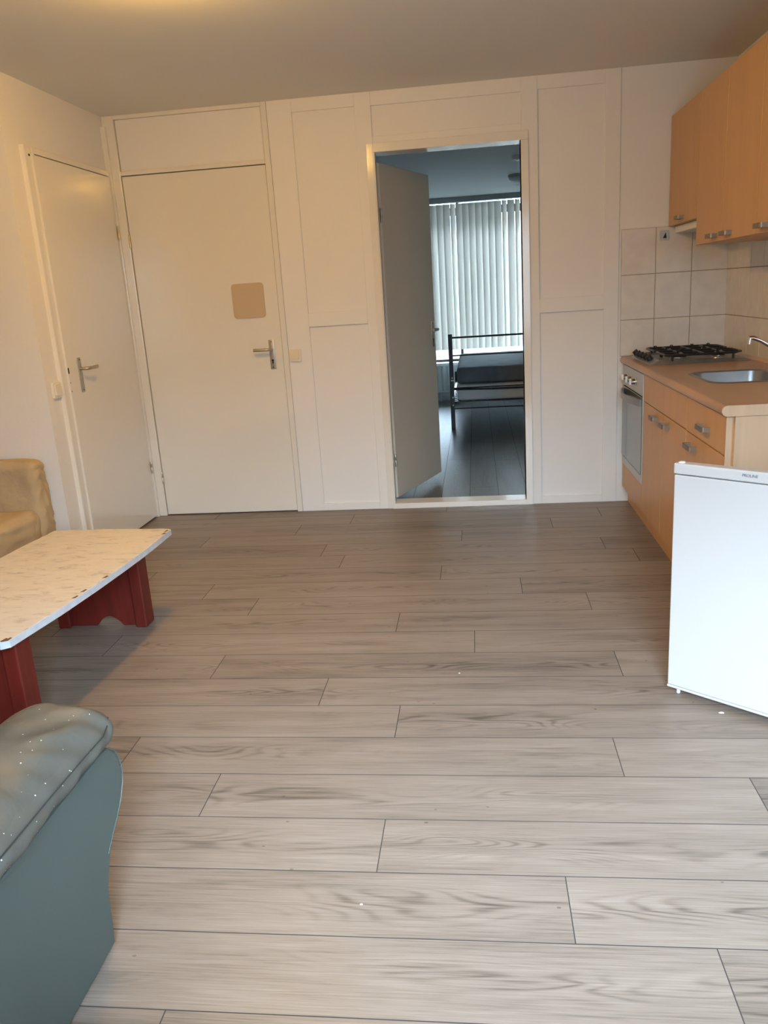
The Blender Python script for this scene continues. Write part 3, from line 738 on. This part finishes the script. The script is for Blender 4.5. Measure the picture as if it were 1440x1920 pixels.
# ------------------------------------------------------------------ coffee table
ct = thing('coffee_table', (.5, -2.3, 0), 'worn coffee table with a pale marbled boat-shaped top and dark red legs', 'coffee table')
right = [(.796, -1.712), (.798, -1.85), (.796, -2.02), (.789, -2.18), (.775, -2.40), (.755, -2.62), (.735, -2.77), (.722, -2.868), (.700, -2.884)]
left = [(.225, -2.884), (.208, -2.70), (.196, -2.45), (.196, -2.25), (.204, -2.06), (.217, -1.88), (.237, -1.680), (.50, -1.682), (.780, -1.702)]
poly = right + left
bm = bmesh.new(); prism(bm, poly, 'z', .376, .3995)
tt = link('table_top', bm, M_topedge, ct)
bm = bmesh.new(); cx = sum(p[0] for p in poly) / len(poly); cy = sum(p[1] for p in poly) / len(poly)
# laminate skin with a few chipped edges
skin = []
rnd = random.Random(4)
N = len(poly)
for i in range(N):
    a, b = Vector(poly[i]), Vector(poly[(i + 1) % N]); n_ = max(2, int((b - a).length / .02))
    for k in range(n_):
        p = a.lerp(b, k / n_); q = (Vector((cx, cy)) - p).normalized()
        chip = .0015
        if i in (0, 1, 17) and rnd.random() < .5: chip = rnd.uniform(.003, .012)
        elif rnd.random() < .12: chip = rnd.uniform(.003, .008)
        p = p + q * chip; skin.append((p.x, p.y))
prism(bm, skin, 'z', .3994, .4012); link('laminate_skin', bm, M_top, ct)
M_chip = mat('bare_chipboard', (.16, .08, .04), .9)
for (x, y) in ((.786, -1.74), (.790, -1.78), (.775, -2.32), (.758, -2.52), (.716, -2.865), (.76, -2.46), (.705, -2.87)):
    bm = bmesh.new(); prism(bm, [(x - .009, y - .012), (x + .004, y - .008), (x + .006, y + .012), (x - .002, y + .016)], 'z', .4005, .4016)
    link('edge_chip', bm, M_chip, tt, label='dark chip on the rim')
def table_leg(y0, y1, side):
    xa, xb = .292, .690
    pts = [(xa, 0), (.445, 0)]
    for k in range(1, 12):
        t = k / 12; pts.append((.445 + .125 * t, .004 + .040 * math.sin(PI * t)))
    pts += [(.570, 0), (xb - .03, 0), (xb - .03, .3755), (xa, .3755)]
    bm = bmesh.new(); ym = (y0 + y1) / 2; prism(bm, pts, 'y', ym - .012, ym + .012)
    l = link('leg_panel', bm, M_red, ct)
    for a, b in ((xb - .052, xb), (xa - .01, xa + .045)):
        link('leg_post', B(a, b, y0, y1, .0, .3755, .006, 3), M_red, l)
table_leg(-1.86, -1.775, 1); table_leg(-2.80, -2.715, -1)

# ------------------------------------------------------------------ sofa with slipcover
sf = thing('slipcovered_sofa', (-.5, -2.2, 0), 'beige slipcovered sofa by the left wall behind the coffee table', 'sofa')
def gather(c):
    # the cover hangs in soft upright gathers on the outer (front) faces
    if c.x > -.10:
        k = min(1, (c.x + .10) / .05); c = Vector((c.x + k * .006 * math.sin(c.z * 60 + 14 * noise.noise(Vector((c.y * 9, c.z * 5, 2)))) * (1 if c.z < .6 else .3), c.y, c.z))
    return c
link('arm', soft(-.95, -.050, -1.272, -1.140, .03, .640, .042, 34, (0, .0, .006), .009, 7, 9, gather), M_cloth, sf, True)
link('arm', soft(-.95, -.050, -3.20, -3.06, .03, .640, .042, 20, (0, .0, .006), .009, 7, 4, gather), M_cloth, sf, True)
link('seat', soft(-.95, -.055, -3.06, -1.265, .04, .405, .05, 44, (0, 0, .015), .012, 5, 3, gather), M_cloth, sf, True)
link('backrest', soft(-.98, -.74, -3.06, -1.272, .36, .80, .07, 30, (.02, .0, .01), .012, 5, 7), M_cloth, sf, True)
for x in (-.90, -.12):
    for y in (-3.13, -1.21):
        bm = bmesh.new(); lathe(bm, [(.018, 0), (.024, .06)], (x, y, 0), 14); link('foot', bm, M_dark, sf)

# ------------------------------------------------------------------ leather armchair
ac = thing('leather_armchair', (.82, -4.0, 0), 'worn blue-grey leather armchair cut off at the lower left corner', 'armchair')
prof = [(-3.603, .012), (-3.606, .045), (-3.603, .10), (-3.597, .150), (-3.590, .178), (-3.572, .212), (-3.540, .240), (-3.510, .262), (-3.480, .290), (-3.462, .318), (-3.455, .345), (-3.460, .378), (-3.474, .405), (-3.497, .425), (-3.53, .432), (-4.42, .432), (-4.45, .40), (-4.45, .012)]
for nme, a, b in (('arm', 1.085, 1.330), ('arm', .30, .545)):
    bm = bmesh.new(); prism(bm, prof, 'x', a, b, .007)
    arm = link(nme, bm, M_leath2, ac)
    for side in ((b + .0005) if b > 1 else a - .0005,):
        bm = bmesh.new(); tube(bm, [(side - .0008, y, z) for y, z in prof[5:14]], .0015, 8); link('piping', bm, M_leath2, arm, True)
M_seam = mat('dark_seam_thread', (.02, .026, .026), .8)
def pad(x0, x1):
    def sq(c):
        # crown rises towards the back; the nose droops and tapers
        t = max(0, min(1, (-3.44 - c.y) / .35))
        k = .80 + .20 * (1 - (1 - t) ** 2)
        xm = x0 + (x1 - x0) * .52; u = (c.x - xm) / ((x1 - x0) * .5)
        kx = 1 - (.95 if u < 0 else .36) * min(1, abs(u)) ** 1.8
        z = .436 + (c.z - .436) * k * kx
        fo = max(0, min(1, (u - .05) / .5)) * max(0, min(1, (c.z - .45) / .04))
        z += fo * .0045 * math.sin(c.y * 74 - c.x * 40 + 5 * noise.noise(Vector((c.x * 6, c.y * 6, 1))))
        return Vector((c.x, c.y, z))
    b = soft(x0, x1, -4.42, -3.462, .436, .552, .060, 56, (.006, .012, .010), .006, 11, 2, sq)
    p = link('arm_pad', b, M_leather, ac, True)
    xs_ = x1 + .0055
    pts = []
    for k in range(22):
        y = -3.475 - .9 * k / 21; t = max(0, min(1, (-3.44 - y) / .35)); kk = .80 + .20 * (1 - (1 - t) ** 2)
        pts.append((xs_ - (.03 if k == 0 else .012 if k == 1 else 0) - .0, y, (.436 + .060 * kk)))
    bm = bmesh.new(); tube(bm, pts, .0013, 8); link('seam', bm, M_seam, p, True)
pad(1.045, 1.352); pad(.28, .585)
link('seat_base', B(.546, 1.084, -4.40, -3.56, .05, .27, .012), M_leath2, ac)
link('seat_cushion', soft(.55, 1.08, -4.25, -3.53, .27, .43, .05, 22, (0, .02, .03), .006, 5, 4), M_leather, ac, True)
link('backrest', soft(.40, 1.22, -4.62, -4.28, .10, .98, .09, 26, (0, .03, .03), .008, 5, 6), M_leather, ac, True)
for x in (.36, 1.26):
    for y in (-4.38, -3.66):
        link('foot', B(x - .03, x + .03, y - .03, y + .03, 0, .014), M_dark, ac)

# ------------------------------------------------------------------ bedroom
bd = thing('bed', (2.62, 3.9, 0), 'black metal bed frame seen through the bedroom doorway', 'bed')
bx0_, bx1_, byf, byb = 1.905, 3.36, 2.95, 4.82
def post(x, y, h): link('bed_post', B(x - .02, x + .02, y - .02, y + .02, 0, h, .003), M_bedblk, bd)
post(bx0_, byf, .915); post(bx1_, byf, .915); post(bx0_, byb, .38); post(bx1_, byb, .38)
bm = bmesh.new()
for z, r in ((.882, .009), (.712, .007)): tube(bm, [(bx0_ + .02, byf, z), (bx1_ - .02, byf, z)], r, 10)
link('footboard_rail', bm, M_bedblk, bd, True)
bm = bmesh.new(); tube(bm, [(bx0_ + .02, byf, .388), (2.3, byf, .378), (2.6, byf, .376), (2.9, byf, .380), (bx1_ - .02, byf, .388)], .009, 10); tube(bm, [(bx0_ + .02, byf + .02, .396), (bx1_ - .02, byf + .02, .396)], .006, 10)
link('footboard_rail', bm, M_bedblk, bd, True)
bm = bmesh.new(); tube(bm, [(bx0_ + .02, byf, .198), (bx1_ - .02, byf, .198)], .006, 10); link('footboard_rail', bm, M_bedblk, bd, True)
bm = bmesh.new(); tube(bm, [(bx0_ + .02, byb, .30), (bx1_ - .02, byb, .30)], .009, 10); link('headboard_rail', bm, M_bedblk, bd, True)
for x in (bx0_, bx1_): link('side_rail', B(x - .012, x + .012, byf + .022, byb - .022, .235, .262), M_bedblk, bd)
bm = bmesh.new()
for k in range(14): y = byf + .1 + k * .132; box(bm, bx0_ + .013, bx1_ - .013, y, y + .05, .244, .256)
link('slats', bm, M_bedblk, bd)
for z in (.50, .31, .235):
    bm = bmesh.new(); lathe(bm, [(.007, -.024), (.007, -.020), (.004, -.019)], (bx0_ + .006, byf, z), 10, 'y'); link('bolt', bm, M_alu, bd, True)
link('corner_bracket', B(bx0_ - .008, bx0_ + .034, byf - .026, byf - .021, .470, .480), M_alu, bd)
link('mattress', soft(bx0_ + .045, bx1_ - .03, byf + .035, byb - .06, .264, .424, .035, 18, (0, 0, .0), .004, 4, 1), M_mattw, None, True, label='white lower mattress on the black bed frame', cat='mattress')
link('mattress', soft(bx0_ + .050, bx1_ - .035, byf + .030, byb - .09, .436, .590, .03, 24, (0, 0, .010), .005, 7, 8), M_mattg, None, True, label='dark grey mattress lying on top of the white one', cat='mattress')
# radiator
rd = thing('radiator', (1.5, 4.98, 0), 'white panel radiator under the bedroom sill', 'radiator')
bm = bmesh.new(); x = .95; pts = []
while x < 1.83: pts += [(x, 4.965), (x + .012, 4.945), (x + .034, 4.945), (x + .046, 4.965)]; x += .06
pts = pts + [(pts[-1][0], 4.985), (.95, 4.985)]
prism(bm, pts, 'z', .13, .430); link('radiator_panel', bm, M_rad, rd)
bm = bmesh.new(); box(bm, .94, pts[-3][0] + .01, 4.942, 5.03, .430, .445, .003); box(bm, .94, pts[-3][0] + .01, 4.942, 4.99, .115, .130, .003); box(bm, .935, .95, 4.945, 5.03, .115, .445); link('radiator_casing', bm, M_rad, rd)
bm = bmesh.new(); tube(bm, [(1.05, 5.0, .12), (1.05, 5.0, 0)], .009, 8); link('pipe', bm, M_rad, rd)
bm = bmesh.new(); tube(bm, [(1.70, 5.0, .12), (1.70, 5.0, 0)], .009, 8); link('pipe', bm, M_rad, rd)
# blinds
bl = thing('vertical_blind', (2.5, 4.9, .62), 'pale grey vertical blinds across the bedroom window', 'blinds')
link('head_rail', B(1.0, 4.3, 4.88, 4.93, 2.285, HB_, .003), mat('grey_head_rail', (.35, .38, .37), .5), bl)
x = 1.05; i = 0
openx = {}
while x < 4.25:
    # most slats are nearly shut and overlap; a few have turned and let daylight through
    xx = x
    turned = any(abs(xx - q) < .03 for q in (1.945, 2.515, 2.66, 3.3))
    ang = math.radians(50 if turned else 24)
    w = .089; bm = bmesh.new(); n_ = 5
    top = []; bot = []
    for k in range(n_ + 1):
        t = k / n_ - .5; lx = t * w; ly = .006 * (1 - (2 * t) ** 2)
        px = xx + lx * math.cos(ang) - ly * math.sin(ang); py = 4.905 + lx * math.sin(ang) + ly * math.cos(ang)
        top.append(bm.verts.new((px, py, 2.272))); bot.append(bm.verts.new((px, py, .628)))
    for k in range(n_): bm.faces.new((top[k], top[k + 1], bot[k + 1], bot[k]))
    s_ = link('slat', bm, M_slat, bl, True)
    link('slat_hanger', B(x - .022, x + .022, 4.893, 4.90, 2.274, 2.281), M_white, s_)
    x += .0735; i += 1
# bedroom ceiling light
cl = thing('ceiling_light', (2.615, 3.35, 2.26), 'unlit round ceiling light in the bedroom', 'ceiling light')
bm = bmesh.new(); lathe(bm, [(.11, HB_ - .001), (.115, HB_ - .02)], (2.615, 3.35, 0), 36); link('light_base', bm, M_alu, cl, True)
bm = bmesh.new(); lathe(bm, [(.108, HB_ - .021), (.105, HB_ - .035), (.085, HB_ - .058), (.05, HB_ - .072), (.01, HB_ - .077)], (2.615, 3.35, 0), 36); link('lamp_shade', bm, M_shade, cl, True)
sd = thing('smoke_detector', (2.53, 2.13, 2.30), 'small round white detector on the bedroom ceiling', 'smoke detector')
bm = bmesh.new(); lathe(bm, [(.045, HB_ - .001), (.045, HB_ - .018), (.035, HB_ - .034), (.01, HB_ - .037)], (2.53, 2.13, 0), 28); link('detector_body', bm, M_white, sd, True)
bm = bmesh.new(); lathe(bm, [(.012, HB_ - .0372), (.009, HB_ - .040)], (2.53, 2.13, 0), 16); link('detector_button', bm, M_chrome, sd, True)

# living-room ceiling lamp (just above the frame)
ll = thing('ceiling_lamp', (1.14, -2.09, 2.36), 'small lit ceiling lamp just above the top of the picture', 'ceiling lamp')
bm = bmesh.new(); lathe(bm, [(.095, H - .001), (.095, H - .014)], (1.14, -2.09, 0), 32); link('lamp_base', bm, M_white, ll, True)
bm = bmesh.new(); lathe(bm, [(.085, H - .0145), (.085, H - .03), (.072, H - .06), (.045, H - .078), (.01, H - .084)], (1.14, -2.09, 0), 32); link('lamp_glass', bm, M_lamp, ll, True)

# crumbs on the floor
def crumb(name, x, y, s, label, m=None):
    bm = bmesh.new(); r_ = bmesh.ops.create_icosphere(bm, subdivisions=2, radius=s)
    for v in bm.verts: v.co = Vector((v.co.x * (1 + .5 * noise.noise(v.co * 90 + Vector((x * 9, y * 7, 0)))) + x, v.co.y * .6 * (1 + .6 * noise.noise(v.co * 70)) + y, max(0, v.co.z * .35) + .0))
    link(name, bm, m or M_crumb, None, True, label=label, cat='debris', group='white crumbs on the floor')
crumb('paper_scrap', 2.885, -2.60, .008, 'white scrap lying just under the fridge door')
crumb('paper_scrap', 2.055, -2.315, .004, 'pale crumb on the brown-lit floor in mid room')
crumb('paint_crumb', 1.852, -3.46, .004, 'white paint crumbs on the grey floor nearest the camera')
